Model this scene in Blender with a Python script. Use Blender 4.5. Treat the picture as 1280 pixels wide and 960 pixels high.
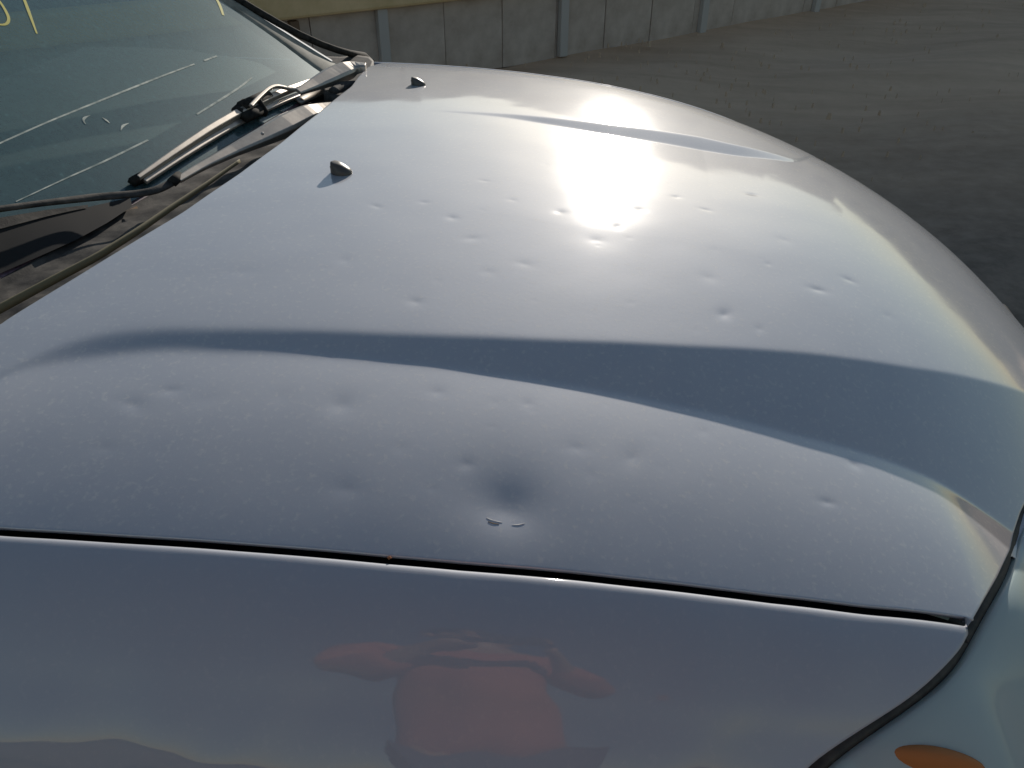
import bpy, bmesh, math, random
import numpy as np
from mathutils import Vector
R_ = math.radians
random.seed(7); rng = np.random.default_rng(7)
scn = bpy.context.scene
for o in list(bpy.data.objects): bpy.data.objects.remove(o)

# ------------------------------------------------------------------ camera
YAW, PITCH, F = 8.0, 35.0, 980.0
CAM = np.array([0, 0, 1.40])
cam = bpy.data.objects.new('camera', bpy.data.cameras.new('camera'))
scn.collection.objects.link(cam); scn.camera = cam
cam.location = CAM; cam.rotation_euler = (R_(90-PITCH), 0, R_(YAW))
cam.data.sensor_width = 36; cam.data.lens = 36*F/1280
cam.data.clip_start = 0.02; cam.data.clip_end = 3000

# ------------------------------------------------------------------ world, sun, exposure
SUN_EL, SUN_AZ = 16.3, 3.4          # azimuth: degrees to the right of +Y
w = bpy.data.worlds.new('World'); scn.world = w; w.use_nodes = True
nt = w.node_tree; bg = nt.nodes['Background']
sky = nt.nodes.new('ShaderNodeTexSky'); sky.sky_type = 'NISHITA'; sky.sun_disc = False
sky.sun_elevation = R_(SUN_EL); sky.sun_rotation = R_(SUN_AZ)
sky.air_density = 1.2; sky.dust_density = 0.35; sky.ozone_density = 1.0
nt.links.new(sky.outputs[0], bg.inputs[0]); bg.inputs[1].default_value = 0.088
sun = bpy.data.objects.new('sun', bpy.data.lights.new('sun', 'SUN'))
scn.collection.objects.link(sun)
sun.data.energy = 4.8; sun.data.angle = R_(0.53); sun.data.color = (1.0, .92, .82)
sun.rotation_euler = (R_(90-SUN_EL), 0, R_(180-SUN_AZ))
sun.location = (0, 0, 6)
scn.view_settings.view_transform = 'Standard'; scn.view_settings.look = 'None'
scn.view_settings.exposure = 0.0; scn.view_settings.gamma = 1
scn.view_settings.use_curve_mapping = False

# ------------------------------------------------------------------ geometry of sight lines, used to take positions off the photo
_y, _p = R_(YAW), R_(PITCH)
FW = np.array([-math.sin(_y)*math.cos(_p), math.cos(_y)*math.cos(_p), -math.sin(_p)])
RT = np.array([math.cos(_y), math.sin(_y), 0]); UP = np.cross(RT, FW)
def ray(px, py): return FW + (px-640)/F*RT - (py-480)/F*UP
def atz(px, py, z):
    d = ray(px, py); return CAM + d*(z-CAM[2])/d[2]
def atx(px, py, x):
    d = ray(px, py); return CAM + d*(x/d[0])
def aty(px, py, y):
    d = ray(px, py); return CAM + d*(y/d[1])
def on(px, py, f, h=0.0):
    d = ray(px, py); t = np.linspace(.2, 4, 3000); P = CAM + t[:, None]*d
    g = P[:, 2]-f(P[:, 0], P[:, 1])-h
    k = np.where(g < 0)[0]
    if len(k) == 0: return P[-1]
    i = max(k[0], 1); s = g[i-1]/(g[i-1]-g[i])
    return P[i-1]*(1-s)+P[i]*s
def proj(P):
    q = np.asarray(P)-CAM; ww = q@FW
    return 640+F*(q@RT)/ww, 480-F*(q@UP)/ww

# ------------------------------------------------------------------ materials
def mat(name, col=(.5, .5, .5), rough=.5, metal=0.0, **kw):
    m = bpy.data.materials.new(name); m.use_nodes = True
    b = m.node_tree.nodes['Principled BSDF']
    b.inputs['Base Color'].default_value = (*col, 1); b.inputs['Roughness'].default_value = rough
    b.inputs['Metallic'].default_value = metal
    for k, v in kw.items(): b.inputs[k.replace('_', ' ')].default_value = v
    return m
def N(m, t, **kw):
    n = m.node_tree.nodes.new(t)
    for k, v in kw.items(): setattr(n, k, v)
    return n
def L(m, a, b): m.node_tree.links.new(a, b)
def noise(m, scale, detail=4, rough=.5, stretch=None, dist=0):
    tc = N(m, 'ShaderNodeTexCoord'); n = N(m, 'ShaderNodeTexNoise')
    n.inputs['Scale'].default_value = scale; n.inputs['Detail'].default_value = detail
    n.inputs['Roughness'].default_value = rough; n.inputs['Distortion'].default_value = dist
    if stretch:
        mp = N(m, 'ShaderNodeMapping'); mp.inputs['Scale'].default_value = stretch
        L(m, tc.outputs['Object'], mp.inputs[0]); L(m, mp.outputs[0], n.inputs['Vector'])
    else: L(m, tc.outputs['Object'], n.inputs['Vector'])
    return n.outputs['Fac']
def ramp(m, fac, stops):
    r = N(m, 'ShaderNodeValToRGB'); cr = r.color_ramp
    while len(cr.elements) < len(stops): cr.elements.new(.5)
    for e, (p, c) in zip(cr.elements, stops):
        e.position = p; e.color = (*c, 1) if len(c) == 3 else c
    L(m, fac, r.inputs[0]); return r.outputs[0]
def mix(m, fac, a, b, blend='MIX'):
    n = N(m, 'ShaderNodeMix', data_type='RGBA', blend_type=blend)
    for sock, v in ((n.inputs[0], fac), (n.inputs[6], a), (n.inputs[7], b)):
        if hasattr(v, 'is_linked'): L(m, v, sock)
        else: sock.default_value = v if isinstance(v, (int, float)) else (*v, 1)
    return n.outputs[2]
def bump(m, h, strength, dist):
    b = N(m, 'ShaderNodeBump'); b.inputs['Strength'].default_value = strength
    b.inputs['Distance'].default_value = dist; L(m, h, b.inputs['Height'])
    return b.outputs[0]
def bsdf(m): return m.node_tree.nodes['Principled BSDF']
def noisy(m, c0, c1, scale, lo=.35, hi=.65, detail=6):
    L(m, ramp(m, noise(m, scale, detail, .6), [(lo, c0), (hi, c1)]), bsdf(m).inputs['Base Color'])

def make_paint(name, dust_lo, film_w, cr0, cr1, fk=1.0):
    m = mat(name, (.5, .52, .56), .72, .3)
    b = bsdf(m); b.inputs['Coat Weight'].default_value = 1.0; b.inputs['Coat Roughness'].default_value = .045
    b.inputs['Coat IOR'].default_value = 1.5
    # fine dust film: pale flecks lying on the lacquer
    f1 = noise(m, 170, 3, .6); f2 = noise(m, 18, 5, .6); f3 = noise(m, 620, 2, .5)
    fleck = ramp(m, f1, [(.56, (0, 0, 0)), (.72, (1, 1, 1))])
    film = ramp(m, f2, [(.35, (0, 0, 0)), (.75, (1, 1, 1))])
    fine = ramp(m, f3, [(.60, (0, 0, 0)), (.72, (1, 1, 1))])
    s1 = N(m, 'ShaderNodeMath', operation='MULTIPLY'); L(m, fleck, s1.inputs[0]); s1.inputs[1].default_value = .50*fk
    s2 = N(m, 'ShaderNodeMath', operation='MULTIPLY_ADD'); L(m, film, s2.inputs[0]); s2.inputs[1].default_value = .16*fk; L(m, s1.outputs[0], s2.inputs[2])
    s3 = N(m, 'ShaderNodeMath', operation='MULTIPLY_ADD'); L(m, fine, s3.inputs[0]); s3.inputs[1].default_value = .25*fk; L(m, s2.outputs[0], s3.inputs[2])
    s4 = N(m, 'ShaderNodeMath', operation='ADD'); L(m, s3.outputs[0], s4.inputs[0]); s4.inputs[1].default_value = dust_lo
    L(m, mix(m, s4.outputs[0], (.41, .425, .465), (.58, .56, .53)), b.inputs['Base Color'])
    mr = N(m, 'ShaderNodeMapRange'); L(m, s4.outputs[0], mr.inputs[0]); mr.inputs[1].default_value = 0; mr.inputs[2].default_value = .5
    mr.inputs[3].default_value = .20; mr.inputs[4].default_value = .05; L(m, mr.outputs[0], b.inputs['Metallic'])
    cr = N(m, 'ShaderNodeMapRange'); L(m, f2, cr.inputs[0]); cr.inputs[1].default_value = .3; cr.inputs[2].default_value = .7
    cr.inputs[3].default_value = cr0; cr.inputs[4].default_value = cr1; L(m, cr.outputs[0], b.inputs['Coat Roughness'])
    L(m, bump(m, f1, .10, .0006), b.inputs['Normal'])
    g = N(m, 'ShaderNodeBsdfGlossy'); g.inputs['Roughness'].default_value = .14; g.inputs[0].default_value = (.8, .8, .8, 1)
    mx = N(m, 'ShaderNodeMixShader'); mx.inputs[0].default_value = film_w
    L(m, b.outputs[0], mx.inputs[1]); L(m, g.outputs[0], mx.inputs[2]); L(m, mx.outputs[0], m.node_tree.nodes['Material Output'].inputs[0])
    return m
M = {}
M['paint'] = make_paint('silver_paint', .05, .14, .05, .09)
M['paint_clean'] = make_paint('silver_paint_side', .0, .0, .02, .05, .3)
M['chip'] = mat('chipped_paint', (.55, .54, .53), .7)
M['chip_dark'] = mat('bare_chip', (.10, .07, .05), .8)
M['rust'] = mat('rust_spot', (.30, .11, .04), .8)
m = M['plastic'] = mat('dusty_black_plastic', (.05, .048, .045), .75, 0, Specular_IOR_Level=.25)
noisy(m, (.028, .027, .026), (.10, .09, .078), 45)
L(m, bump(m, noise(m, 400, 3), .4, .0006), bsdf(m).inputs['Normal'])
m = M['arm'] = mat('wiper_arm_metal', (.16, .145, .13), .34, .6)
noisy(m, (.40, .35, .30), (.48, .43, .365), 90)
m = M['rubber'] = mat('rubber', (.02, .02, .02), .85, 0, Specular_IOR_Level=.15)
noisy(m, (.014, .014, .013), (.05, .045, .038), 80)
m = M['olive'] = mat('dusty_weather_strip', (.17, .145, .08), .8)
M['dark'] = mat('bay_and_shade_dark', (.012, .012, .012), .9)
m = M['seal'] = mat('gap_seal', (.03, .03, .027), .6)
noisy(m, (.02, .02, .018), (.06, .055, .045), 70)
m = M['dash'] = mat('dashboard', (.02, .024, .024), .7)
noisy(m, (.016, .02, .02), (.04, .045, .043), 8)
m = M['frit'] = mat('glass_frit', (.10, .06, .075), .5)
noisy(m, (.08, .045, .06), (.18, .11, .13), 140)
M['pen'] = mat('yellow_paint_pen', (.52, .47, .10), .7)
M['streak'] = mat('pale_reflection_mark', (.5, .5, .45), .9)  # pale colour painting reflected dash edges; also used for the crescent marks
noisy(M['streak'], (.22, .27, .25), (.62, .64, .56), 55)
M['pillar'] = mat('pillar_trim', (.12, .12, .10), .8)
noisy(M['pillar'], (.16, .16, .13), (.30, .29, .24), 30)
# glass: thin sheet, reflection by Fresnel over a green tint, a film of dust
m = M['glass'] = bpy.data.materials.new('dusty_windshield_glass'); m.use_nodes = True
t = m.node_tree; t.nodes.clear(); out = N(m, 'ShaderNodeOutputMaterial')
tr = N(m, 'ShaderNodeBsdfTransparent'); tr.inputs[0].default_value = (.30, .40, .38, 1)
gl = N(m, 'ShaderNodeBsdfGlossy'); gl.inputs['Roughness'].default_value = .05; gl.inputs[0].default_value = (.95, 1, 1, 1)
fr = N(m, 'ShaderNodeFresnel'); fr.inputs[0].default_value = 1.52
ms = N(m, 'ShaderNodeMixShader'); L(m, fr.outputs[0], ms.inputs[0]); L(m, tr.outputs[0], ms.inputs[1]); L(m, gl.outputs[0], ms.inputs[2])
df = N(m, 'ShaderNodeBsdfDiffuse'); df.inputs[0].default_value = (.20, .38, .39, 1)
ds = ramp(m, noise(m, 90, 6, .7), [(.35, (.20, .20, .20)), (.60, (.25, .25, .25)), (.72, (.40, .40, .40))])
m2 = N(m, 'ShaderNodeMixShader'); L(m, ds, m2.inputs[0]); L(m, ms.outputs[0], m2.inputs[1]); L(m, df.outputs[0], m2.inputs[2])
g2_ = N(m, 'ShaderNodeBsdfGlossy'); g2_.inputs['Roughness'].default_value = .42; g2_.inputs[0].default_value = (.9, .95, .95, 1)
m3 = N(m, 'ShaderNodeMixShader'); m3.inputs[0].default_value = .035; L(m, m2.outputs[0], m3.inputs[1]); L(m, g2_.outputs[0], m3.inputs[2])
L(m, m3.outputs[0], out.inputs[0])
# lamp lens: hazy plastic
m = M['lens'] = mat('hazy_lamp_lens', (.66, .78, .76), .38, 0, Transmission_Weight=.45, IOR=1.2, Coat_Weight=.6, Coat_Roughness=.1)
M['lamp_in'] = mat('lamp_housing', (.42, .50, .50), .5, .3)
M['amber'] = mat('amber_reflector', (.50, .17, .04), .7)
m = M['ground'] = mat('dry_dirt_ground', (.2, .18, .15), .95)
g1 = noise(m, .35, 8, .62, (1, 2.4, 1)); g2 = noise(m, 9, 6, .65); g3 = noise(m, 1.3, 5, .6, (.5, 3, 1), .6)
c = ramp(m, g1, [(.30, (.48, .315, .195)), (.5, (.62, .425, .275)), (.72, (.72, .51, .345))])
c = mix(m, .35, c, ramp(m, g2, [(.3, (.46, .30, .185)), (.7, (.72, .50, .33))]))
c = mix(m, .35, c, ramp(m, g3, [(.38, (.46, .305, .19)), (.6, (.70, .485, .32))]))
# darker packed surface on the near side, where the car stands
tc_ = N(m, 'ShaderNodeTexCoord'); sp_ = N(m, 'ShaderNodeSeparateXYZ'); L(m, tc_.outputs['Object'], sp_.inputs[0])
ad = N(m, 'ShaderNodeMath', operation='MULTIPLY_ADD'); L(m, noise(m, .9, 6, .6, (.35, 1.6, 1)), ad.inputs[0]); ad.inputs[1].default_value = 1.6; L(m, sp_.outputs[1], ad.inputs[2])
ad2 = N(m, 'ShaderNodeMath', operation='MULTIPLY_ADD'); L(m, sp_.outputs[0], ad2.inputs[0]); ad2.inputs[1].default_value = -.18; L(m, ad.outputs[0], ad2.inputs[2])
mr_ = N(m, 'ShaderNodeMapRange'); L(m, ad2.outputs[0], mr_.inputs[0]); mr_.inputs[1].default_value = 3.5; mr_.inputs[2].default_value = 6.2
dk = ramp(m, g2, [(.3, (.15, .115, .085)), (.7, (.29, .225, .17))])
c = mix(m, mr_.outputs[0], dk, c)
L(m, c, bsdf(m).inputs['Base Color'])
L(m, bump(m, g2, .5, .01), bsdf(m).inputs['Normal'])
m = M['block'] = mat('fence_board', (.26, .25, .235), .85)
noisy(m, (.42, .34, .28), (.56, .47, .40), 6)
m = M['beam'] = mat('yellow_tan_beam', (.40, .33, .16), .6)
noisy(m, (.58, .42, .21), (.74, .54, .30), 5)
m = M['post'] = mat('galvanised_post', (.46, .43, .40), .6, .1)
m = M['postrust'] = mat('rusty_post', (.16, .10, .06), .8)
m = M['sheet'] = mat('blue_grey_sheet', (.19, .23, .28), .6)
m = M['wallfar'] = mat('tan_render', (.60, .50, .38), .9); noisy(m, (.55, .45, .34), (.68, .57, .44), 1.2)
m = M['roof'] = mat('far_roof', (.22, .15, .11), .9)
m = M['window'] = mat('far_window', (.03, .035, .04), .15)
M['skin'] = mat('skin', (.42, .24, .16), .5, 0, Subsurface_Weight=.1, Subsurface_Scale=.01)
M['shirt'] = mat('terracotta_shirt', (.50, .15, .09), .85); noisy(M['shirt'], (.44, .13, .08), (.56, .18, .11), 30)
M['jeans'] = mat('blue_jeans', (.06, .08, .13), .9)
M['hair'] = mat('dark_hair', (.015, .012, .01), .6)
M['eye'] = mat('eye_white', (.7, .7, .68), .3)
M['phone'] = mat('phone_black', (.012, .012, .014), .25)
M['tyre'] = mat('tyre_rubber', (.02, .02, .02), .85)
M['rim'] = mat('alloy_rim', (.45, .46, .48), .35, .8)
M['leaf'] = mat('dead_leaf', (.22, .13, .06), .8)
M['hill'] = mat('added_hill_brown', (.10, .09, .06), .95); noisy(M['hill'], (.07, .065, .04), (.16, .13, .09), .08)
M['stone'] = mat('stone', (.50, .37, .26), .95)

# ------------------------------------------------------------------ mesh helpers
def link(o, parent=None):
    scn.collection.objects.link(o)
    if parent is not None: o.parent = parent
    return o
def raw(name, V, Fc, m, parent=None, smooth=True):
    me = bpy.data.meshes.new(name); me.from_pydata([tuple(map(float, v)) for v in V], [], Fc); me.update()
    if smooth: me.polygons.foreach_set('use_smooth', [True]*len(me.polygons))
    me.materials.append(m); return link(bpy.data.objects.new(name, me), parent)
def grid(name, V, m, parent=None, flip=False):
    n, k, _ = V.shape
    me = bpy.data.meshes.new(name); me.vertices.add(n*k); me.vertices.foreach_set('co', V.reshape(-1).astype(np.float32))
    i, j = np.meshgrid(np.arange(n-1), np.arange(k-1), indexing='ij')
    a = i*k+j; q = np.stack([a, a+k, a+k+1, a+1], -1).reshape(-1, 4)
    if flip: q = q[:, ::-1]
    nf = len(q); me.loops.add(nf*4); me.polygons.add(nf)
    me.loops.foreach_set('vertex_index', q.reshape(-1).astype(np.int32))
    me.polygons.foreach_set('loop_start', np.arange(0, nf*4, 4, dtype=np.int32))
    me.polygons.foreach_set('loop_total', np.full(nf, 4, dtype=np.int32))
    me.polygons.foreach_set('use_smooth', np.ones(nf, bool))
    me.update(calc_edges=True); me.validate(); me.materials.append(m)
    return link(bpy.data.objects.new(name, me), parent)
def tag(o, label=None, cat=None, group=None, kind=None):
    if label: o['label'] = label
    if cat: o['category'] = cat
    if group: o['group'] = group
    if kind: o['kind'] = kind
    return o
def empty(name, loc=(0, 0, 0)):
    o = bpy.data.objects.new(name, None); o.location = loc; o.empty_display_size = .1; return link(o)
def sweep(name, pts, ws, hs, up, m, parent=None, round_=True, shift=0.0):
    """bar with a rounded box section; ws = widths, hs = heights, underside on the points"""
    pts = [np.array(p, float) for p in pts]; n = len(pts)
    ws = np.interp(np.linspace(0, 1, n), np.linspace(0, 1, len(ws)), ws); hs = np.interp(np.linspace(0, 1, n), np.linspace(0, 1, len(hs)), hs)
    sec = [(-.5, 0), (-.44, .8), (-.30, 1), (.30, .94), (.44, .66), (.5, 0)] if round_ == 2 else [(-.5, 0), (-.5, .55), (-.36, .86), (-.12, 1), (.12, 1), (.36, .86), (.5, .55), (.5, 0)] if round_ else [(-.5, 0), (-.5, 1), (.5, 1), (.5, 0)]
    V = []; Fc = []; k = len(sec)
    for i, p in enumerate(pts):
        d = pts[min(i+1, n-1)]-pts[max(i-1, 0)]; d /= np.linalg.norm(d)
        s = np.cross(d, up); s /= np.linalg.norm(s); u = np.cross(s, d)
        for a, b in sec: V.append(p+s*(a*ws[i]+shift)+u*b*hs[i])
    for i in range(n-1):
        for j in range(k):
            a = i*k+j; b = i*k+(j+1) % k; Fc.append((a, b, b+k, a+k))
    Fc.append(tuple(range(k))[::-1]); Fc.append(tuple(range((n-1)*k, n*k)))
    o = raw(name, V, Fc, m, parent, round_ is True)
    if round_ is True: return o
    bv = o.modifiers.new('bevel', 'BEVEL'); bv.width = min(float(ws.min()), float(hs.min()))*.15+1e-5; bv.segments = 2; bv.limit_method = 'ANGLE'
    return o
def box(name, c, s, m, parent=None, rz=0.0, bev=.004):
    bm = bmesh.new(); bmesh.ops.create_cube(bm, size=1); bmesh.ops.scale(bm, vec=s, verts=bm.verts)
    me = bpy.data.meshes.new(name); bm.to_mesh(me); bm.free(); me.materials.append(m)
    o = link(bpy.data.objects.new(name, me), parent); o.location = c; o.rotation_euler.z = rz
    if bev: b = o.modifiers.new('bevel', 'BEVEL'); b.width = bev; b.segments = 2
    return o
def resample(P, n):
    P = np.array(P, float); d = np.r_[0, np.cumsum(np.linalg.norm(np.diff(P, axis=0), axis=1))]
    t = np.linspace(0, d[-1], n); return np.stack([np.interp(t, d, P[:, i]) for i in range(P.shape[1])], -1)
def soft(P, n, k=5, it=3):
    P = resample(P, n)
    for _ in range(it):
        Q = P.copy(); Q[1:-1] = (P[:-2]+2*P[1:-1]+P[2:])/4; P = Q
    return P

# ------------------------------------------------------------------ body surface of the car (x forward, y across)
def hz0(x, y):
    r = (np.clip(x+.6, 0, None)/1.13)**2.24+np.abs((y-1.147)/1.098)**2.24
    return 1.012-.106*r-.065*r**2.54
def curve_from_px(pts, f):
    P = np.array([on(px, py, f) for px, py in pts]); o = np.argsort(P[:, 0]); return P[o]
def sm_interp(x, xs, ys, w=.03):
    s = 0; tot = 0
    for k in range(-4, 5):
        g = math.exp(-k*k/6); s = s+g*np.interp(x+k*w/3, xs, ys); tot += g
    return s/tot
K1 = curve_from_px([(-60, 500), (0, 466), (60, 436), (120, 418), (200, 411), (350, 412), (520, 418), (700, 425), (860, 432), (1000, 440), (1130, 458), (1280, 490)], hz0)
K2 = curve_from_px([(-60, 510), (0, 480), (60, 462), (120, 450), (200, 442), (350, 445), (520, 457), (700, 477), (850, 500), (1000, 530), (1100, 553), (1180, 580), (1270, 630)], lambda x, y: hz0(x, y)-.01)
K3 = curve_from_px([(560, 140), (640, 146), (760, 163), (860, 178), (920, 189), (1000, 204), (1080, 220)], hz0)
def ext(K, xs0, xs1):
    a = K[0]+(K[0]-K[1])/(K[0][0]-K[1][0])*(xs0-K[0][0]); b = K[-1]+(K[-1]-K[-2])/(K[-1][0]-K[-2][0])*(xs1-K[-1][0])
    return np.vstack([a, K, b])
K1e, K2e = ext(K1, -.8, .8), ext(K2, -.8, .8)
def y1f(x): return sm_interp(x, K1e[:, 0], K1e[:, 1])
def y2f(x): return np.minimum(sm_interp(x, K2e[:, 0], K2e[:, 1]), y1f(x)-.012)
def y3f(x): return sm_interp(x, K3[:, 0], K3[:, 1])
def softramp(t, w):       # integral of a smooth step: 0 for t<0, t for t>0
    return .5*(t+np.sqrt(t*t+w*w))
BAND = .24
rip = [(rng.uniform(0, math.tau), math.tau/rng.uniform(.035, .16), rng.uniform(0, math.tau), rng.uniform(.5, 1)) for _ in range(26)]
def ripple(x, y, amp=.000026):
    s_ = 0
    for th, kk_, ph, a_ in rip: s_ = s_+a_*np.sin((x*math.cos(th)+y*math.sin(th))*kk_+ph)/(kk_/60)
    return amp*s_
dents = []                # (x, y, radius x, radius y, depth)
def hz(x, y):
    y1, y2 = y1f(x), y2f(x); x = np.asarray(x, float)
    fade = 1/(1+np.exp(-(x+.53)/.025)); wr = np.interp(x, [-.5, -.3, 0, .3], [.010, .006, .004, .003])
    d1 = y1-y; d2 = y2-y
    h = BAND*(softramp(d1, wr)-softramp(d2, wr))*(.25+.75*fade)
    outer = softramp(d2, wr)
    h = h-np.interp(x, [-.1, .15, .35], [.06, .10, .17])*outer+.30*outer**2
    z = hz0(x, y)-h
    # valley facing the near side on the far flank
    y3 = y3f(x); wf = np.interp(x, [-.36, -.22, -.05, .14, .22, .30, .42], [.001, .014, .036, .050, .040, .022, .003])
    am = sm_interp(x, [-.36, -.15, .20, .52], [0, 1, 1, 0])
    t = y-y3
    v = .20*(softramp(t, .003)-softramp(t-wf, .003)); top = .20*wf
    v = v-top*np.clip((t+.42)/.42, 0, 1)**1.4*(t < 0)-top*(t >= 0)
    z = z+am*v+ripple(x, y)
    for dx, dy, rx, ry, an, ec, dp in dents:
        ex, ey = x-dx, y-dy; ca, sa = math.cos(an), math.sin(an)
        p_, q_ = (ex*ca+ey*sa)/rx, (-ex*sa+ey*ca)/ry
        q = p_**2+q_**2*np.where(q_ < 0, ec, 1.0)
        z = z-dp*(.45*np.exp(-q*1.2)+.55/(1+q*2.2)**2)*(q < 16)*np.clip((16-q)/6, 0, 1)
    return z
dent_px = [  # photo x, y, radius (m), depth (m)
 (632, 634, .042, .0062), (641, 612, .058, .0022), (425, 506, .020, .0024), (432, 612, .020, .0012), (583, 580, .013, .0012), (213, 488, .012, .0014), (165, 506, .016, .0010),
 (350, 497, .018, .0007), (255, 500, .02, .0007), (519, 377, .012, .0013), (1022, 362, .014, .0022), (1061, 350, .010, .0014), (905, 393, .014, .0018), (949, 411, .010, .0012), (886, 347, .02, .0008),
 (1068, 581, .008, .0016), (1034, 628, .010, .0012), (790, 572, .018, .0010), (590, 298, .012, .0011), (565, 272, .012, .0012), (470, 258, .009, .0010), (530, 253, .009, .0009),
 (845, 246, .010, .0012), (940, 243, .010, .0013), (882, 262, .010, .0010), (700, 265, .012, .0009), (745, 300, .016, .0008), (655, 330, .016, .0006), (610, 340, .012, .0007), (800, 262, .009, .0009),
 (545, 490, .012, .0006), (660, 505, .010, .0007), (980, 300, .012, .0006), (1110, 395, .012, .0006), (300, 340, .02, .0005), (430, 325, .014, .0006), (1170, 350, .010, .0006), (720, 560, .012, .0006), (880, 540, .010, .0006),
 (735, 228, .008, .0010), (1065, 500, .006, .0006), (130, 560, .016, .0006), (500, 560, .012, .0005), (640, 250, .009, .0008), (605, 226, .009, .0007), (772, 283, .010, .0008), (960, 330, .008, .0006)]
dl = []; r3 = random.Random(5)
for px, py, r, dp in dent_px:
    P = on(px, py, hz); dl.append((P[0], P[1], r*r3.uniform(.65, 1.3), r*r3.uniform(.6, 1.15), r3.uniform(-.5, .5) if r < .03 else 0, r3.uniform(.8, 1.8) if r < .05 else 3.2, dp*r3.uniform(.28, .52)))
r2 = random.Random(3)
for _ in range(110):
    px, py = r2.uniform(60, 1220), r2.uniform(150, 640); P = on(px, py, hz); r = r2.uniform(.003, .009); dl.append((P[0], P[1], r, r*r2.uniform(.6, 1.2), r2.uniform(-1, 1), 1.0, r2.uniform(.00003, .00011)))
dents.extend(dl)

car = empty('car', (0, 1.147, 0)); OFF = np.array([0, 1.147, 0])
tag(car, 'silver car with hail dents over its dusty bonnet and wipers parked on the windshield', 'car')
def under(o): o.parent = car; o.matrix_parent_inverse.identity(); o.location = Vector(o.location)-Vector(OFF); return o

# near gap line and rear edge, taken from the photo
GN = curve_from_px([(0, 658), (150, 667), (300, 677), (485, 693), (640, 706), (780, 720), (900, 734), (1080, 756), (1216, 772)], hz)
RE = np.array([on(px, py, hz) for px, py in [(0, 405), (90, 350), (160, 307), (230, 265), (300, 217), (350, 180), (400, 140), (440, 108), (460, 84)]])
RE = RE[np.argsort(RE[:, 1])]
gslope = (GN[1, 1]-GN[0, 1])/(GN[1, 0]-GN[0, 0])
def yn(x): return np.where(x < GN[0, 0], GN[0, 1]+(x-GN[0, 0])*gslope*.6, sm_interp(x, GN[:, 0], GN[:, 1], .02))
XC = GN[-1, 0]                                       # front near corner
def xr(y):
    e0 = RE[0]; s = .55
    return np.where(y < e0[1], e0[0]-(e0[1]-y)*s, sm_interp(y, RE[:, 1], RE[:, 0], .02))
FE = np.array([on(px, py, hz) for px, py in [(1216, 772), (1245, 722), (1262, 686), (1275, 640)]])
fy = list(FE[:, 1])+[.78, .92, 1.147, 1.40, 1.55, 1.70, 1.84]; fx = list(FE[:, 0])+[.52, .60, .66, .60, .53, .44, .33]
def xf(y): return np.interp(y, fy, fx)
YF = 1.86
def hood_pt(s, t):      # s 0 rear .. 1 front, t 0 near .. 1 far
    y = .42+(YF-.42)*t; x = 0
    for _ in range(6):
        x = xr(y)*(1-s)+xf(y)*s
        y = yn(x)*(1-t)+YF*t
    return x, y
ns, nty = 620, 620
s = np.linspace(0, 1, ns)[:, None]*np.ones((1, nty)); tt = np.linspace(0, 1, nty)**1.15
t = np.ones((ns, 1))*tt[None, :]
X, Y = hood_pt(s, t); Z = hz(X, Y)
V = np.stack([X, Y, Z], -1)
def pad(V, rings):
    """turn the rim of a sheet over: rings = [(outward, down), ...]"""
    n, k, _ = V.shape; p = len(rings)
    ii = np.clip(np.arange(-p, n+p), 0, n-1); jj = np.clip(np.arange(-p, k+p), 0, k-1)
    W = V[ii][:, jj].copy()
    ei = np.maximum(np.maximum(-np.arange(-p, n+p), np.arange(-p, n+p)-(n-1)), 0)
    ej = np.maximum(np.maximum(-np.arange(-p, k+p), np.arange(-p, k+p)-(k-1)), 0)
    si = np.where(np.arange(-p, n+p) < 0, -1, np.where(np.arange(-p, n+p) > n-1, 1, 0))
    sj = np.where(np.arange(-p, k+p) < 0, -1, np.where(np.arange(-p, k+p) > k-1, 1, 0))
    di = np.gradient(V, axis=0); dj = np.gradient(V, axis=1)
    di /= np.linalg.norm(di, axis=2, keepdims=True)+1e-9; dj /= np.linalg.norm(dj, axis=2, keepdims=True)+1e-9
    DI, DJ = di[ii][:, jj], dj[ii][:, jj]
    nrm = np.cross(DI, DJ); nrm /= np.linalg.norm(nrm, axis=2, keepdims=True)+1e-9
    nrm[nrm[..., 2] < 0] *= -1
    E = np.maximum(ei[:, None], ej[None, :]); o = np.array([0]+[r[0] for r in rings]); dn = np.array([0]+[r[1] for r in rings])
    out = DI*si[:, None, None]+DJ*sj[None, :, None]; ln = np.linalg.norm(out, axis=2, keepdims=True); out = out/np.where(ln > 0, ln, 1)
    return W+out*o[E][..., None]-nrm*dn[E][..., None]
hood = under(grid('bonnet', pad(V, [(.0007, .0002), (.0012, .0008), (.0014, .0018), (.0012, .004), (-.002, .010)]), M['paint']))
tag(hood, 'silver bonnet panel pitted with hail dents and dust')
# chipped paint at the big dent
def blob(name, P, pts, m, parent, h=.0008, f=hz):
    V = [(P[0], P[1], f(P[0], P[1])+h)]
    for a, r in pts: 
        x, y = P[0]+r*math.cos(a), P[1]+r*math.sin(a)*.45; V.append((x, y, float(f(x, y))+h*.5))
    n = len(pts); return raw(name, V, [(0, i+1, (i+1) % n+1) for i in range(n)], m, parent)
def chip(px, w_, m_, h):
    P_ = soft([on(a_, b_, hz, h) for a_, b_ in px], 10, it=2)
    return sweep('paint_chip', P_, w_, [.0002], np.array([0, 0, 1.]), m_, hood, round_=False)
P = on(487, 697, hz); 

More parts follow.
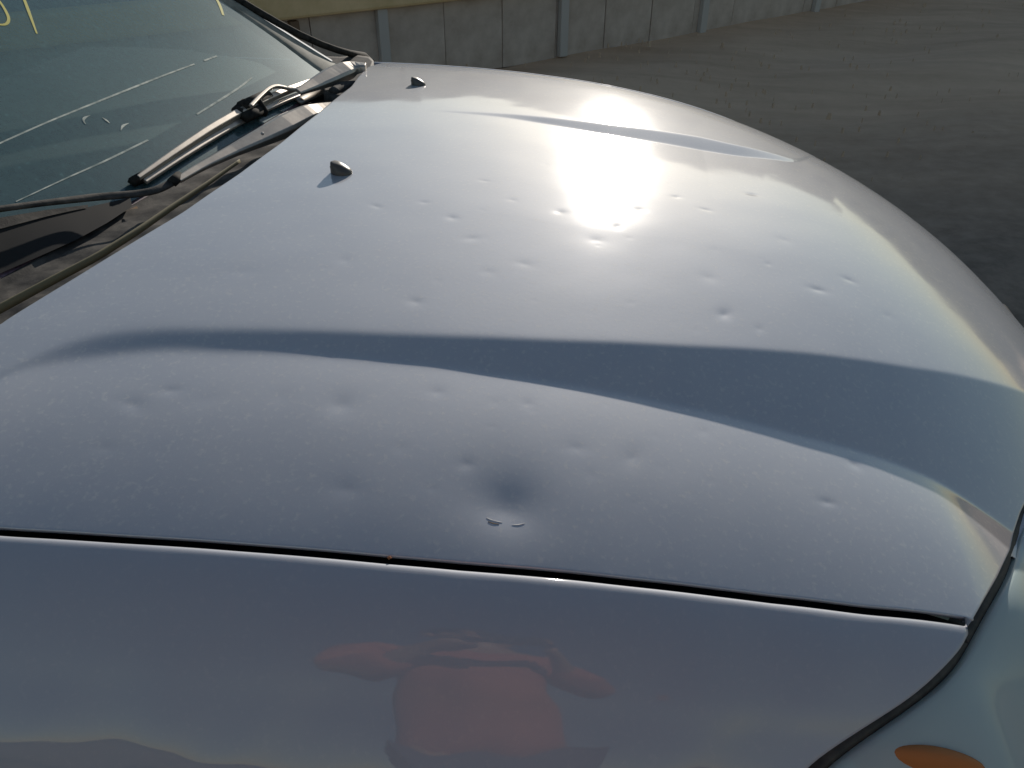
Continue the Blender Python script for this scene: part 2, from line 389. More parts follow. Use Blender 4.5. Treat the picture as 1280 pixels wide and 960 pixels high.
# washer nozzles
def nozzle(px, py, sc=1.0):
    P = on(px, py, hz); L_, W_, H_ = .022*sc, .018*sc, .0115*sc
    V = []; Fc = []; n = 14
    prof = [(0, 1), (.15, 1), (.3, .96), (.45, .88), (.6, .77), (.75, .64), (.87, .50), (.95, .36), (1, .0)]
    ang = [math.pi*2*i/20 for i in range(20)]
    for h, k in prof:
        for a in ang:
            cx, cy = math.cos(a), math.sin(a)
            # blunt towards the windshield, long slope towards the nose
            x = L_*(-.5+(1-k)*.06+(cx+1)/2*k*(1-.10*(1-k)))
            y = cy*W_/2*(k**.6)
            V.append((P[0]+x, P[1]+y, h*H_))
    zz = P[2]-.0005
    V = [(a, b, c+float(hz(a, b))-.0006) for a, b, c in V]
    for r in range(len(prof)-1):
        for i in range(20):
            a = r*20+i; b = r*20+(i+1) % 20; Fc.append((a, b, b+20, a+20))
    o = raw('washer_nozzle', V, Fc, M['plastic_gloss'], hood)
    j = raw('nozzle_jet', [(P[0]-L_*.47+dx, P[1]+dy, P[2]+H_*.5+dz) for dx in (-.001, .001) for dy in (-.0018, .0018) for dz in (-.0012, .0012)],
            [(0, 1, 3, 2), (4, 6, 7, 5), (0, 4, 5, 1), (2, 3, 7, 6), (0, 2, 6, 4), (1, 5, 7, 3)], M['rubber'], o, False)
M['plastic_gloss'] = mat('nozzle_plastic', (.08, .07, .062), .38)
nozzle(427, 216, 1.4); nozzle(523, 106, 1.3)

# engine bay under the shut lines
def strip(name, A, B, m, n=None, parent=None, cup=0.0):
    A, B = np.array(A), np.array(B); T = np.linspace(0, 1, 6)
    V = A[:, None, :]*(1-T)[None, :, None]+B[:, None, :]*T[None, :, None]
    V[..., 2] -= cup*np.sin(np.pi*T)[None, :]
    return grid(name, V, m, parent)
gx = np.linspace(-1.15, XC, 240); gy = yn(gx)
def gapz(x): return hz(x, yn(x))
gz_ = gapz(gx)
GAP = .0062
cw = np.interp(gx, [XC-.12, XC-.01], [.03, .012]); o = strip('shut_line_channel', np.stack([gx, gy+cw, gz_-.022], -1), np.stack([gx, gy-cw*.8, gz_-.022], -1), M['dark']); under(o)

# ------------------------------------------------------------------ near front fender
prof = [(-.004, -.030), (-.0015, -.012), (.0000, -.0046), (.0006, -.0026), (.0022, -.0012), (.005, -.0012), (.011, -.0028), (.020, -.0060), (.032, -.0125), (.046, -.0225), (.060, -.0355), (.072, -.0485), (.0775, -.0552),
        (.0800, -.0592), (.0840, -.0642), (.096, -.0785), (.108, -.0945), (.118, -.110), (.128, -.130), (.136, -.155), (.142, -.19), (.146, -.24), (.148, -.30), (.148, -.36), (.144, -.44), (.136, -.52)]
prof = np.array(prof); pr = resample(prof, 110)
for _ in range(2): pr[1:-1] = (pr[:-2]+2*pr[1:-1]+pr[2:])/4
pr[:24] = resample(prof[:7], 24); 
pr = np.vstack([resample(prof[:7], 22), resample(prof[6:], 100)[1:]])
for _ in range(3): pr[10:-1] = (pr[9:-2]+2*pr[10:-1]+pr[11:])/4
GV = np.array([(1130, 766), (1170, 771), (1196, 777), (1208, 786), (1206, 797), (1196, 813), (1180, 833), (1145, 866), (1100, 896), (1050, 926), (1005, 958), (985, 985), (960, 1030), (930, 1100), (900, 1300), (880, 1700)])
fx_ = np.linspace(-1.15, .42, 500); fy0 = np.where(fx_ > XC, yn(np.minimum(fx_, XC))+(fx_-XC)*.45, yn(fx_)); fz0 = np.where(fx_ > XC, gapz(np.minimum(fx_, XC))-(fx_-XC)*.35, gapz(fx_))
rows = []; ends = []
for a, b in pr:
    lean = np.interp(fx_, [-1.2, 0, .4], [0, 0, .35])
    R3 = np.stack([fx_, fy0-GAP-a-ripple(fx_, b*1.2, .00030)*min(1, max(0, a-.006)/.02), fz0+b], -1)
    u, v = proj(R3)
    if b > -.009: lim = np.interp(-b+a, [0, .02], [1160, 1204])
    lim = None
    cu = np.interp(v, GV[:, 1], GV[:, 0]); ok = (u < cu) | (v < 770)
    ok = np.where(v < 775, u < 1160+np.clip(v-765, 0, 12)*3.5, u < cu)
    k = np.where(~ok)[0]; k = k[0] if len(k) else len(fx_)-1
    k = max(k, 5); e = R3[k]; ends.append(e)
    rows.append(resample(R3[:k+1], 420))
ends = np.array(ends)
for _ in range(6): ends[1:-1] = (ends[:-2]+2*ends[1:-1]+ends[2:])/4
FV = np.array(rows)
shift = (ends-FV[:, -1])[:, None, :]*(np.linspace(0, 1, 420)**6)[None, :, None]; FV = FV+shift
# door side edge at x=-1.1; front rim turned in
def rim_front(FV):
    e = FV[:, -1]; d = FV[:, -1]-FV[:, -3]; d /= np.linalg.norm(d, axis=1, keepdims=True)
    g = np.gradient(e, axis=0); nn = np.cross(g, d); nn /= np.linalg.norm(nn, axis=1, keepdims=True)+1e-9
    nn[nn[:, 1] < 0] *= -1
    a = e+d*.0012+nn*.0006; b = e+d*.0018+nn*.0022; c = e+d*.0014+nn*.008
    return np.concatenate([FV, a[:, None], b[:, None], c[:, None]], 1), d, nn
FV2, dE, nE = rim_front(FV)
fender = under(grid('front_fender', FV2, M['paint_clean'], flip=False))
P = np.array([*on(487, 698, lambda x, y: gapz(x)-.002)]); 
chip([(608, 647), (614, 650), (622, 652), (628, 653)], [.0003, .0010, .0004, .0009, .0002], M['chip'], .0001)
chip([(610, 652), (616, 654), (624, 655)], [.0006, .0014, .0005], M['chip_dark'], .0001)
chip([(640, 656), (648, 656), (656, 654)], [.0003, .0010, .0003], M['chip'], .0001)
sp = raw('rust_spot', [P+np.array(v)*.0022 for v in ((-1, 0, .4), (0, -1, .3), (1, 0, .5), (.2, .9, .4), (0, 0, 1.2))], [(0, 1, 4), (1, 2, 4), (2, 3, 4), (3, 0, 4)], M['rust'], fender)

# ------------------------------------------------------------------ headlight
iv = [i for i in range(len(ends)) if pr[i, 1] < -.022]
EB = ends[iv]                                              # fender side of the gap
HF = np.array([[xf(y), y, float(hz(xf(y), y))] for y in np.linspace(.80, FE[0, 1]+.03, 40)])
B = soft(np.vstack([HF+np.array([.004, 0, -.002]), EB+np.array([.003, 0, -.001])]), 200, it=90)
tan = np.gradient(B, axis=0); tan /= np.linalg.norm(tan, axis=1, keepdims=True)
wgt = np.clip(np.linspace(-.3, 1.4, 200), 0, 1)[:, None]
outw = (1-wgt)*np.array([.80, -.10, -.59])+wgt*np.array([.86, -.18, -.47]); outw -= (outw*tan).sum(1)[:, None]*tan; outw /= np.linalg.norm(outw, axis=1, keepdims=True)
inn = np.cross(tan, outw); inn *= np.sign(inn[120:, 1].mean()); inn /= np.linalg.norm(inn, axis=1, keepdims=True)
k = len(B)
def offs(rows_): return np.stack([B+outw*a+inn*b for a, b in rows_], 1)
o = under(grid('headlight_seal', offs([(-.012, .016), (-.002, .010), (.003, .0075), (.006, .0065), (.009, .0075), (.010, .009), (.0125, .0085), (.017, .012)]), M['seal']))
hl = under(grid('headlight', offs([(.030*j, .050+.012*j) for j in range(0, 10)]), M['lamp_in']))
le = grid('lens', offs([(.0105, .012), (.0112, .0060), (.0125, .0036), (.016, .0022), (.022, .001)]+[(.03+.022*j, .0005*j*j) for j in range(12)]), M['lens'], hl)
ce = np.mean(offs([(.06, .045)])[120:150], axis=(0, 1))
Q = on(1170, 935, lambda x, y: .76+0*x)
uvw = []
bmm = bmesh.new(); bmesh.ops.create_uvsphere(bmm, u_segments=28, v_segments=16, radius=1)
me = bpy.data.meshes.new('indicator_reflector'); bmm.to_mesh(me); bmm.free(); me.materials.append(M['amber']); me.polygons.foreach_set('use_smooth', [True]*len(me.polygons))
LP = offs([(.03+.01*j, .024) for j in range(30)]); uu, vv = proj(LP.reshape(-1, 3)); kk = np.argmin((uu-1146)**2+(vv-956)**2); ib = LP.reshape(-1, 3)[kk]; print('amber', kk, uu[kk], vv[kk], ib); print(np.round(np.stack(proj(B), -1)[::8]))
io = link(bpy.data.objects.new('indicator_reflector', me), hl); io.location = Vector(ib); io.scale = (.060, .014, .036); io.rotation_euler = (.3, .25, .1)

# ------------------------------------------------------------------ far fender, nose, bumper, wheels
fy_ = np.linspace(-1.15, .35, 60)
FR = []
for a, b in [(0, -.02), (.0, -.003), (.006, -.001), (.03, -.010), (.06, -.035), (.08, -.07), (.10, -.14), (.11, -.25), (.11, -.45)]:
    FR.append(np.stack([fy_, YF+.006+a+0*fy_, hz(np.clip(fy_, -.6, .4), YF+0*fy_)+b], -1))
under(grid('front_fender', np.array(FR), M['paint_clean']))
yy = np.linspace(.62, 1.70, 60); xx = xf(yy); zz = hz(xx, yy)
rowsb = []
for a, b in [(-.01, -.02), (.006, -.010), (.02, -.02), (.05, -.06), (.08, -.14), (.12, -.20), (.14, -.30), (.14, -.45), (.08, -.55)]:
    rowsb.append(np.stack([xx+a+.0*yy, yy, zz+b], -1))
bump_ = under(grid('front_bumper', np.array(rowsb), M['paint_clean'], flip=True))
for k in range(5): 
    g = box('grille_slat', (0, 0, 0), (.02, .80, .018), M['plastic']); g.parent = bump_; g.location = (.80, 1.147, .60-.04*k)
for yw in (.56, 1.74):
    bmm = bmesh.new(); 
    Vt = []; Ft = []; sec = [(.20, .09), (.29, .105), (.325, .085), (.33, .0), (.325, -.085), (.29, -.105), (.20, -.09)]
    for i in range(48):
        a = i*math.tau/48
        for r, t_ in sec: Vt.append((math.cos(a)*r, t_, math.sin(a)*r))
    for i in range(48):
        for j in range(6): a = i*7+j; b = ((i+1) % 48)*7+j; Ft.append((a, b, b+1, a+1))
    wh = under(raw('wheel', [(x-.05, y+yw, z+.33) for x, y, z in Vt], Ft, M['tyre']))
    Vd = [(-.05, yw+(-.05 if yw < 1 else .05), .33)]+[(-.05+math.cos(i*math.tau/48)*.2, yw+(-.085 if yw < 1 else .085), .33+math.sin(i*math.tau/48)*.2) for i in range(48)]
    raw('rim', Vd, [(0, 1+i, 1+(i+1) % 48) for i in range(48)], M['rim'], wh)
o = under(box('engine_bay', (-.25, 1.147, .62), (.9, 1.20, .30), M['dark'], bev=0))

# ------------------------------------------------------------------ windshield, cowl
BY = np.array([.40, .60, .83, 1.0, 1.13, 1.32, 1.5, 1.64, 1.80, 1.95]); BX = np.array([-.81, -.765, -.728, -.701, -.685, -.667, -.650, -.640, -.634, -.634])
S_ = math.tan(R_(35)); ZB = .962
def xb(y): return sm_interp(y, BY, BX, .05)
def gz(x, y): return ZB+S_*(xb(y)-x)
def cz(x, y): return np.where(x < xb(y), gz(x, y), ZB-.004)
gn = np.array([math.sin(R_(35)), 0, math.cos(R_(35))])
PE = np.array([on(px, py, gz) for px, py in [(435, 84), (421, 80), (404, 70), (372, 50), (340, 30), (300, 5)]])   # outer edge of the glass at the far pillar
PI = np.array([on(px, py, gz) for px, py in [(408, 100), (398, 93), (378, 78), (350, 56), (318, 32), (272, 0)]])   # its visible inner edge
def extend(P, xend): d = P[-1]-P[-3]; return np.vstack([P, P[-1]+d*(xend-P[-1, 0])/d[0]])
PE, PI = extend(PE, -1.75), extend(PI, -1.75)
ny, nx = 90, 90
G = np.zeros((nx, ny, 3))
for j, tj in enumerate(np.linspace(0, 1, ny)):
    for i, si in enumerate(np.linspace(0, 1, nx)):
        yfar = np.interp(-(PE[0, 0]+(-1.70-PE[0, 0])*si), -PE[:, 0], PE[:, 1]); ynear = .42+.16*si
        y = ynear*(1-tj)+yfar*tj; x0 = float(xb(y)); x = x0+(-1.66-x0)*si
        G[i, j] = (x, y, float(gz(x, y)))
ws = under(grid('windshield', G, M['glass'], flip=True))
tag(ws, 'dusty green tinted windshield with pale painted reflection lines and yellow pen marks')
FRX = [(20, 258), (60, 240), (185, 176), (243, 143), (300, 112), (345, 90), (392, 76)]
top = np.array([on(px, py, gz, -.004) for px, py in [(-200, 360)]+FRX]); 
bot = np.array([[float(xb(y))+.004, y, ZB-.004] for y in top[:, 1]])
top, bot = resample(top, 60), resample(bot, 60)
strip('frit_band', top, bot, M['frit'], parent=ws)
def ribbon(name, px, w, f, m, parent, h=.0004, n=24, th=.0002):
    P = soft([on(a, b, f, h) for a, b in px], n, it=4)
    return sweep(name, P, w, [th], gn, m, parent, round_=False)
ribbon('painted_reflection_line', [(-20, 188), (60, 152), (130, 124), (200, 96), (243, 80)], [.0022, .0026, .0034, .0028], gz, M['streak'], ws)  # pale ribbons paint the dash and vent edge reflections onto the glass
ribbon('painted_reflection_line', [(255, 76), (271, 70)], [.0035], gz, M['streak'], ws, n=4)
ribbon('painted_reflection_line', [(246, 143), (275, 125), (300, 109), (315, 97)], [.003, .004, .003], gz, M['streak'], ws)
ribbon('painted_reflection_line', [(20, 252), (80, 224), (130, 202), (185, 175)], [.0015, .002, .003, .003], gz, M['streak'], ws)
for px in ([(113, 144), (105, 147), (103, 151), (107, 155)], [(128, 147), (134, 151), (137, 154)], [(161, 154), (153, 157), (151, 163)]):
    ribbon('crescent_mark', px, [.0008, .004, .001], gz, M['streak'], ws, n=10)
ribbon('pen_mark', [(-14, -14), (0, 2), (7, 13), (12, 24), (9, 31), (0, 32), (-12, 27)], [.0035, .0045, .004], gz, M['pen'], ws)
ribbon('pen_mark', [(24, -14), (31, 1), (38, 20), (46, 42)], [.0045, .005, .0025], gz, M['pen'], ws)
ribbon('pen_mark', [(268, -6), (275, 6), (279, 19)], [.006, .007, .005], gz, M['pen'], ws, n=8)
# dash and cabin
dsh = under(raw('dashboard', *[None]*2, M['dash']) if False else strip('dashboard', np.array([[float(xb(y))-.02, y, ZB-.05] for y in np.linspace(.45, 1.85, 40)]), np.array([[-1.30, y, ZB+.02] for y in np.linspace(.45, 1.85, 40)]), M['dash'], cup=-.03))
cab = under(box('cabin_interior', (-2.1, 1.147, .55), (1.7, 1.36, .7), M['dash'], bev=.05))
bk = under(box('cabin_bulkhead', (-2.9, 1.147, 1.0), (.1, 1.36, .9), M['dash'], bev=.02))
# far pillar: painted trim strip inside the edge of the glass, then the black outer moulding
pl = under(grid('pillar_trim', np.stack([resample(PI, 50)*(1-k)+resample(PE, 50)*k+gn*h for k, h in ((0, -.012), (0, -.0025), (.3, .003), (.6, .004), (.9, .002), (1, -.001))], 1), M['pillar']))
sweep_p = soft(np.vstack([[on(466, 78, lambda x, y: hz0(x, y)-.006)], [on(452, 70, lambda x, y: .985+0*x)], PE[1:]+np.array([0, .004, 0])]), 70, it=8)
om = under(sweep('pillar_moulding', sweep_p, [.014, .018], [.012, .012], np.array([.4, -.1, .9]), M['rubber']))
apl = under(sweep('far_pillar', soft(PE+np.array([.02, .07, -.075]), 30), [.07], [.028], np.array([.4, .3, .85]), M['paint_clean']))
# cowl panel between glass and bonnet
cyv = np.linspace(.40, 1.80, 160); A = []
for y in cyv:
    x0 = float(xb(y))-.006; x1 = float(xr(y))+.03; zr = float(hz(max(x1, -.6), y))-.030
    A.append([(x0+(x1-x0)*k, y, ZB-.006+(zr-(ZB-.006))*k+dz+.0015*math.sin(y*90)*(0.2 < k < .6)) for k, dz in ((0, 0), (.08, .001), (.1, -.004), (.25, -.007), (.4, -.009), (.55, -.009), (.7, -.006), (.85, -.002), (1, 0))])
cowl = under(grid('cowl_panel', np.array(A), M['plastic'], flip=True))
# rubber weather strip under the rear lip of the bonnet
wsP = soft([on(px, py, lambda x, y: hz(np.maximum(x, -.6), y)-.012) for px, py in [(-120, 452), (-40, 412), (0, 391), (60, 358), (120, 326), (170, 294), (215, 262), (255, 235), (300, 203)]], 60)
under(sweep('weather_strip', wsP, [.006, .006, .005, .002], [.010, .008, .005], np.array([0, 0, 1.]), M['olive']))
# black end cap at the far corner of the cowl
capx = [(404, 70), (425, 71), (448, 69), (462, 71), (467, 76), (464, 84), (455, 98), (442, 112), (425, 122), (405, 118), (400, 96)]
cp = [on(a, b, lambda x, y: .972+0*x) for a, b in capx]; c0 = np.mean(cp, axis=0)
Vc = [c0-np.array([0, 0, .01])]+[c0+(p-c0)*.9 for p in cp]+cp+[p-np.array([0, 0, .03]) for p in cp]; n = len(cp)
Fc = [(0, 1+i, 1+(i+1) % n) for i in range(n)]+[(1+i, 1+n+i, 1+n+(i+1) % n, 1+(i+1) % n) for i in range(n)]+[(1+n+i, 1+2*n+i, 1+2*n+(i+1) % n, 1+n+(i+1) % n) for i in range(n)]
under(raw('cowl_end_cap', Vc, Fc, M['plastic']))

# ------------------------------------------------------------------ wipers
def WP(px, h): return [on(a, b, cz, h) for a, b in px]
wa = under(sweep('wiper_arm', soft(WP([(458, 88), (440, 88), (415, 97), (392, 107), (372, 116)], .030), 20, it=2), [.026, .042, .040, .028, .016], [.014, .020, .016, .010, .006], gn, M['arm'], None, 2))
tag(wa, 'upper wiper arm catching the sun, with its blade')
sweep('hook', soft(WP([(376, 114), (362, 113), (345, 108), (335, 112), (322, 124), (313, 134)], .030), 18, it=2), [.009, .008, .009], [.006], gn, M['arm'], wa, 2)
sweep('blade_frame', soft(WP([(172, 224), (215, 194), (262, 163), (305, 139), (350, 118), (392, 102), (428, 92)], .014), 40), [.008, .012, .015, .016, .015, .012, .008], [.006, .010, .008], gn, M['arm'], wa, 2)
sweep('blade_rail', soft(WP([(180, 228), (222, 200), (268, 171), (310, 146), (356, 126), (400, 110), (432, 97)], .007), 40), [.010, .014, .010], [.005], gn, M['arm'], wa, 2)
sweep('rubber_lip', soft(WP([(176, 229), (222, 201), (270, 171), (310, 147), (356, 126), (402, 110), (434, 98)], .0005), 40), [.0035], [.008], gn, M['rubber'], wa)
for a, b, c, d in [((300, 137), (334, 121), .022, .016), ((303, 150), (328, 137), .020, .012), ((296, 143), (310, 131), .026, .010), ((318, 128), (330, 146), .010, .018)]:
    sweep('blade_connector', WP([a, b], .014), [c*.9, c], [d, d*.8], gn, M['rubber'], wa)
sweep('end_clip', WP([(164, 231), (186, 217)], .004), [.013, .010], [.014, .012], gn, M['rubber'], wa)
wb = under(sweep('wiper_arm', soft(WP([(418, 136), (396, 142), (372, 152), (336, 169), (290, 190), (250, 210), (222, 226)], .024), 34, it=2), [.026, .040, .042, .032, .022, .015, .012], [.010, .020, .018, .013, .009, .007, .005], gn, M['arm'], None, 2))
tag(wb, 'lower wiper arm running down to the near side')
sweep('arm_rod', soft(WP([(218, 227), (196, 239), (175, 243), (120, 247), (60, 254), (0, 262), (-160, 288)], .024), 40, it=3), [.011, .013, .009, .008, .009], [.004, .005], gn, M['plastic'], wb)
sweep('joint_clip', WP([(224, 221), (214, 230)], .0245), [.014], [.008], gn, M['rubber'], wb)
Pn = on(328, 167, cz, .038)
bmm = bmesh.new(); bmesh.ops.create_uvsphere(bmm, u_segments=14, v_segments=8, radius=.0028); me = bpy.data.meshes.new('rivet'); bmm.to_mesh(me); bmm.free(); me.materials.append(M['post'])
rv = link(bpy.data.objects.new('rivet', me), wb); rv.location = Vector(Pn)
# pivot nut cover and plastic bracket near the far end of the cowl
sweep('pivot_cap', soft(WP([(415, 118), (428, 110), (444, 106)], .012), 8), [.020, .024, .014], [.012, .014, .008], gn, M['plastic'], wb)
sweep('cowl_bracket', soft(WP([(372, 128), (390, 118), (410, 112)], .006), 8), [.016, .022, .02], [.006], gn, M['arm'], cowl)
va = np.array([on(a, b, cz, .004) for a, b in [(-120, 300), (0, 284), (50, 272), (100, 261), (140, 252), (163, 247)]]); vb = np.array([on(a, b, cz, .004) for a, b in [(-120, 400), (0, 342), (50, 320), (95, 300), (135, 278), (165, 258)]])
strip('painted_shadow_wedge', resample(va, 30), resample(vb, 30), M['dark'], parent=cowl, cup=.0)  # flat dark sheet painting the shadow wedge under the wiper rod
vc = np.array([on(a, b, cz, .006) for a, b in [(-120, 292), (0, 272), (60, 262), (110, 256)]]); vd = np.array([on(a, b, cz, .006) for a, b in [(-120, 318), (0, 286), (60, 270), (110, 259)]])
strip('wedge_edge_strip', resample(vc, 20), resample(vd, 20), M['plastic'], parent=cowl)  # paler sliver along the upper edge of the painted wedge
# dead leaf scrap on the cowl
Pl = on(168, 262, cz, .002)
lf = tag(raw('leaf_scrap', [Pl+np.array(v)*.006 for v in ((-1.2, -.5, 0), (0, -.8, .5), (1, .1, .3), (.3, .8, .6), (-.6, .5, .2))], [(0, 1, 2, 3, 4)], M['leaf']), 'small brown dead leaf scrap lying on the black cowl below the lower wiper', 'leaf')

# ------------------------------------------------------------------ roof so the cabin is shaded
yy = np.linspace(.60, 1.70, 20)
rf = under(grid('roof', np.array([[(x, y, 1.47+.05*math.sin((x+3.2)/1.6*math.pi)-.12*((y-1.147)/.55)**4*.3) for y in yy] for x in np.linspace(-3.2, -1.62, 20)]), M['paint_clean'], flip=True))

# ------------------------------------------------------------------ ground
n = 260; a = np.sinh(np.linspace(-1, 1, n)*6.5)/np.sinh(6.5)*900
gxx, gyy = np.meshgrid(a, a, indexing='ij')
und = .0*gxx
for k in range(26):
    f = 10**rng.uniform(-.6, .55); th = rng.normal(.73, .45)+math.pi/2; ph = rng.uniform(0, 6.28)
    und += .010/f**.6*np.sin((gxx*math.cos(th)+gyy*math.sin(th))*f*2+ph)
r_ = np.hypot(gxx, gyy); und *= np.clip((r_-1)/3, 0, 1)*np.clip(60/(r_+1), 0, 1)
ground = grid('ground', np.stack([gxx, gyy, und-.02], -1), M['ground'])
tag(ground, 'dry brown dirt yard with faint vehicle tracks', kind='structure')

# loose stones and clods on the dirt: one piece of stuff
Vs, Fs = [], []
gr = random.Random(11)
for _ in range(1500):
    dd = gr.uniform(2.2, 13); az = gr.uniform(-.5, .95); cx_, cy_ = dd*math.sin(az), dd*math.cos(az)
    rr = gr.uniform(.003, .010) if gr.random() < .97 else gr.uniform(.012, .022); k0 = len(Vs)
    for a_ in range(5): an = a_*math.tau/5+gr.uniform(-.3, .3); q_ = rr*gr.uniform(.7, 1.2); Vs.append((cx_+math.cos(an)*q_, cy_+math.sin(an)*q_, -.035))
    for a_ in range(5): an = a_*math.tau/5+gr.uniform(-.3, .3); q_ = rr*gr.uniform(.4, .8); Vs.append((cx_+math.cos(an)*q_, cy_+math.sin(an)*q_, rr*gr.uniform(.3, .7)-.008))
    for a_ in range(5): b_ = (a_+1) % 5; Fs.append((k0+a_, k0+b_, k0+5+b_, k0+5+a_))
    Fs.append(tuple(k0+5+a_ for a_ in range(5)))
tag(raw('loose_stones', Vs, Fs, M['stone'], None, False), 'scattered small stones and clods on the dirt yard', kind='stuff')

# unseen hill ring added to block orange horizon glow in the reflections
hn = 180; hr = random.Random(4); ph_ = [hr.uniform(0, 6.28) for _ in range(8)]
HV = []
for rr_, f_ in ((150, 0.0), (190, .55), (240, 1.0), (330, .9), (420, -.1)):
    HV.append([(rr_*math.cos(a_), rr_*math.sin(a_), -1+f_*(9+2.6*sum(math.sin(a_*(k+2)*1.7+ph_[k])/(k+1) for k in range(8)))) for a_ in np.linspace(0, math.tau, hn)])
tag(grid('added_hill_ring', np.array(HV), M['hill'], flip=True), 'low dark brown hill ring, unseen, added to block horizon glow', kind='structure')

# ------------------------------------------------------------------ low fence with tan beam across the yard
A0 = np.array([-1.707, 5.625]); A1 = np.array([1.27, 8.317]); dr = (A1-A0)/np.linalg.norm(A1-A0); rz = math.atan2(dr[1], dr[0]); nr = np.array([-dr[1], dr[0]])
fence = empty('low_fence', (*A0, 0)); fence.rotation_euler.z = rz
tag(fence, 'low grey board fence with a tan beam on top, across the dirt yard', 'fence')
pw = 1.0
for i in range(-5, 14):
    o = box('fence_board', (0, 0, 0), (pw*.5-.005, .035, .52), M['block'], fence, bev=.004); o.location = (i*pw*.5+.25+random.uniform(-.003, .003), random.uniform(-.006, .006), .19)
for i in range(-2, 5):
    o = box('fence_post', (0, 0, 0), (.075, .05, .50), M['post'] if i % 2 == 0 else M['post'], fence, bev=.006); o.location = (i*1.55+.0, -.045, .20)
o = box('rusty_post', (0, 0, 0), (.06, .05, .46), M['postrust'], fence, bev=.004); o.location = (-.62, -.045, .2)
o = box('beam', (0, 0, 0), (9.4, .16, .17), M['beam'], fence, bev=.02); o.location = (2.0, -.02, .53)
# blue grey sheet wall behind the fence
sw = empty('sheet_wall', (*(A0+nr*.9), 0)); sw.rotation_euler.z = rz
tag(sw, 'low blue grey sheet wall seen above the tan beam beside the windshield', 'wall')
for i in range(-6, 3):
    o = box('sheet', (0, 0, 0), (.98, .04, .9), M['sheet'], sw, bev=.006); o.location = (i*1.0, 0, .45)

# long tan building behind, mirrored along the far edge of the bonnet
tb = empty('tan_building', (*(A0+nr*1.75), 0)); tb.rotation_euler.z = rz
tag(tb, 'long low tan building behind the fence, seen as a reflection in the bonnet', 'building')
for (x0, x1, hh) in ((-9, -2.2, 1.85), (-2.2, 1.2, 2.15), (1.2, 4.6, 2.05), (4.6, 8.0, 2.8), (8.0, 12.5, 2.65), (12.5, 24.0, 2.2), (24.0, 70.0, 2.6)):  # right-hand heights raised to shade the yard, far end lengthened against horizon glow
    o = box('wall', (0, 0, 0), (x1-x0-.02, 4.0, hh), M['wallfar'], tb, bev=.02); o.location = ((x0+x1)/2, 2.0+random.uniform(0, .3), hh/2)
    o2 = box('roof_edge', (0, 0, 0), (x1-x0+.1, 4.3, .14), M['roof'], tb, bev=.02); o2.location = ((x0+x1)/2, 2.0, hh+.07)
    for k in range(int((x1-x0)/1.9)):
        q = box('window', (0, 0, 0), (.8, .06, .9), M['window'], tb, bev=.01); q.location = (x0+1+k*1.9, -.02, 1.6)
# ------------------------------------------------------------------ the person holding the phone
def skin_body(name, V, Ed, Rr, m, parent=None, root=0):
    me = bpy.data.meshes.new(name); me.from_pydata(V, Ed, []); me.update(); o = link(bpy.data.objects.new(name, me), parent)
    sk = o.modifiers.new('skin', 'SKIN'); sk.use_smooth_shade = True
    ss = o.modifiers.new('sub', 'SUBSURF'); ss.levels = ss.render_levels = 2
    if not me.skin_vertices: 
        bpy.context.view_layer.objects.active = o
    lay = me.skin_vertices[0].data if me.skin_vertices else None
    if lay:
        for i, r in enumerate(Rr): lay[i].radius = (r, r) if not isinstance(r, tuple) else r
        lay[root].use_root = True
    me.materials.append(m); return o
exec_person = True
px_, py_ = .11, -.42       # where the person stands
pj = [(0, 0, .95), (0, 0, 1.10), (0, .01, 1.25), (0, .01, 1.40), (0, .02, 1.50), (0, .04, 1.58), (0, .05, 1.66), (0, .05, 1.73),      # 0-7 spine, neck, head
      (.19, .01, 1.40), (.26, .06, 1.16), (.13, .27, 1.30), (.09, .33, 1.335),      # 8-11 right arm
      (-.19, .01, 1.40), (-.26, .06, 1.16), (-.13, .27, 1.30), (-.09, .33, 1.335),  # 12-15 left arm
      (.10, 0, .90), (.12, .03, .50), (.13, 0, .10), (.13, .16, .05),
      (-.10, 0, .90), (-.12, .03, .50), (-.13, 0, .10), (-.13, .16, .05)]
pr_ = [.15, .13, .15, .13, .055, .06, .088, .07, .065, .045, .032, .034, .065, .045, .032, .034, .10, .062, .045, .04, .10, .062, .045, .04]
pe = [(0, 1), (1, 2), (2, 3), (3, 4), (4, 5), (5, 6), (6, 7), (3, 8), (8, 9), (9, 10), (10, 11), (3, 12), (12, 13), (13, 14), (14, 15), (0, 16), (16, 17), (17, 18), (18, 19), (0, 20), (20, 21), (21, 22), (22, 23)]
def sh(P): return (P[0]+px_, P[1]+py_, P[2])
person = skin_body('person', [sh(p) for p in pj], pe, pr_, M['skin'])
tag(person, 'standing person in terracotta shirt and blue jeans holding up a phone, reflected in the fender', 'person')
skin_body('shirt', [sh(pj[i]) for i in (0, 1, 2, 3)]+[sh(pj[8]), sh((.26, .06, 1.17)), sh(pj[12]), sh((-.26, .06, 1.17)), sh((.17, .20, 1.26)), sh((-.17, .20, 1.26))], [(0, 1), (1, 2), (2, 3), (3, 4), (4, 5), (3, 6), (6, 7), (5, 8), (7, 9)], [.18, .165, .175, .145, .085, .068, .085, .068, .055, .055], M['shirt'], person)
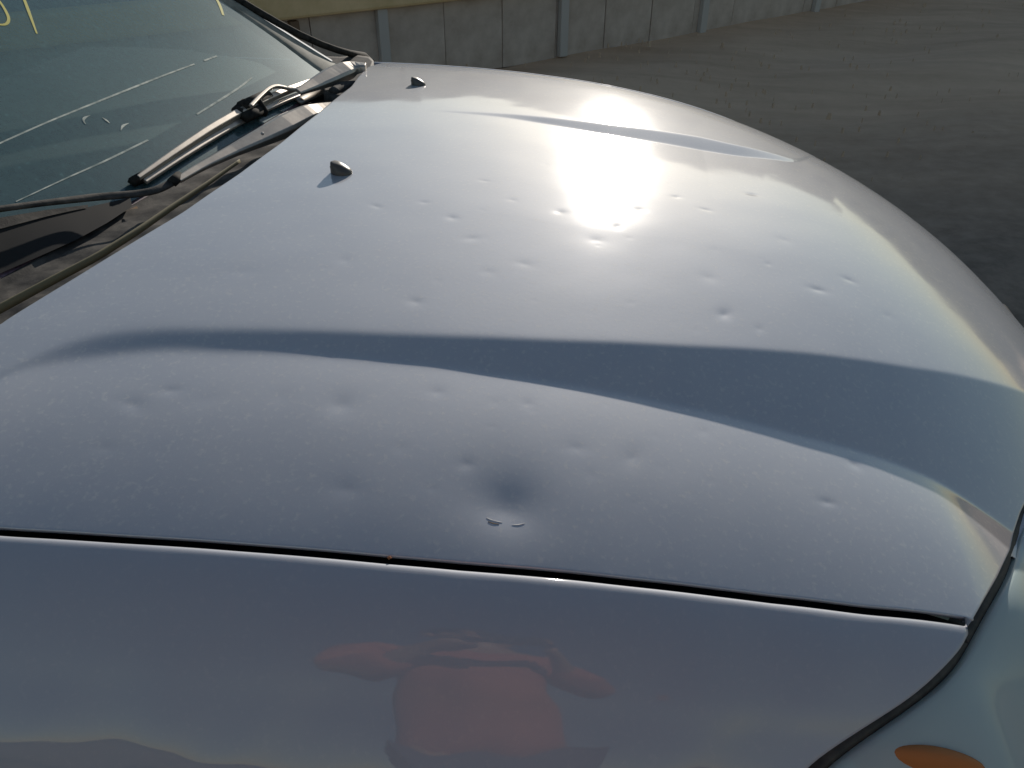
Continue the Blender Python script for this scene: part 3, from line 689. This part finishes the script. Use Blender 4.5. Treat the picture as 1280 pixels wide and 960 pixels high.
skin_body('jeans', [sh((0, 0, .94))]+[sh(pj[i]) for i in (16, 17, 18, 20, 21, 22)], [(0, 1), (1, 2), (2, 3), (0, 4), (4, 5), (5, 6)], [.155, .115, .08, .06, .115, .08, .06], M['jeans'], person)
sh_o = [o for o in bpy.data.objects if o.name == 'shirt'][0]
tx = bpy.data.textures.new('folds', 'CLOUDS'); tx.noise_scale = .14
dm = sh_o.modifiers.new('folds', 'DISPLACE'); dm.texture = tx; dm.strength = .05; dm.texture_coords = 'LOCAL'
def ball(name, c, s, m, parent):
    b = bmesh.new(); bmesh.ops.create_uvsphere(b, u_segments=20, v_segments=12, radius=1); me = bpy.data.meshes.new(name); b.to_mesh(me); b.free()
    me.polygons.foreach_set('use_smooth', [True]*len(me.polygons)); me.materials.append(m); o = link(bpy.data.objects.new(name, me), parent); o.location = c; o.scale = s; return o
ball('hair', sh((0, .035, 1.715)), (.095, .105, .085), M['hair'], person)
for sx in (-1, 1):
    ball('eye', sh((sx*.032, .132, 1.672)), (.013, .01, .009), M['eye'], person); ball('ear', sh((sx*.088, .05, 1.65)), (.012, .025, .035), M['skin'], person)
ball('nose', sh((0, .142, 1.645)), (.013, .018, .024), M['skin'], person); ball('mouth', sh((0, .132, 1.605)), (.026, .008, .008), M['shirt'], person)
for sx in (-1, 1):          # fingers closed on the phone
    for k in range(4):
        z = 1.345+k*.017-.01
        skin_body('finger', [sh((sx*.092, .335, z)), sh((sx*.100, .362, z+.002)), sh((sx*.088, .380, z+.002)), sh((sx*.070, .384, z))], [(0, 1), (1, 2), (2, 3)], [.010, .009, .008, .007], M['skin'], person)
    skin_body('thumb', [sh((sx*.088, .33, 1.33)), sh((sx*.072, .345, 1.35)), sh((sx*.055, .352, 1.37))], [(0, 1), (1, 2)], [.011, .010, .008], M['skin'], person)
ph = box('phone', (0, 0, 0), (.155, .008, .075), M['phone'], None, bev=.003); ph.location = (.11, -.055, 1.375); ph.rotation_euler = (R_(-25), 0, 0)
tag(ph, 'black phone held up sideways in both hands of the person beside the car', 'phone')
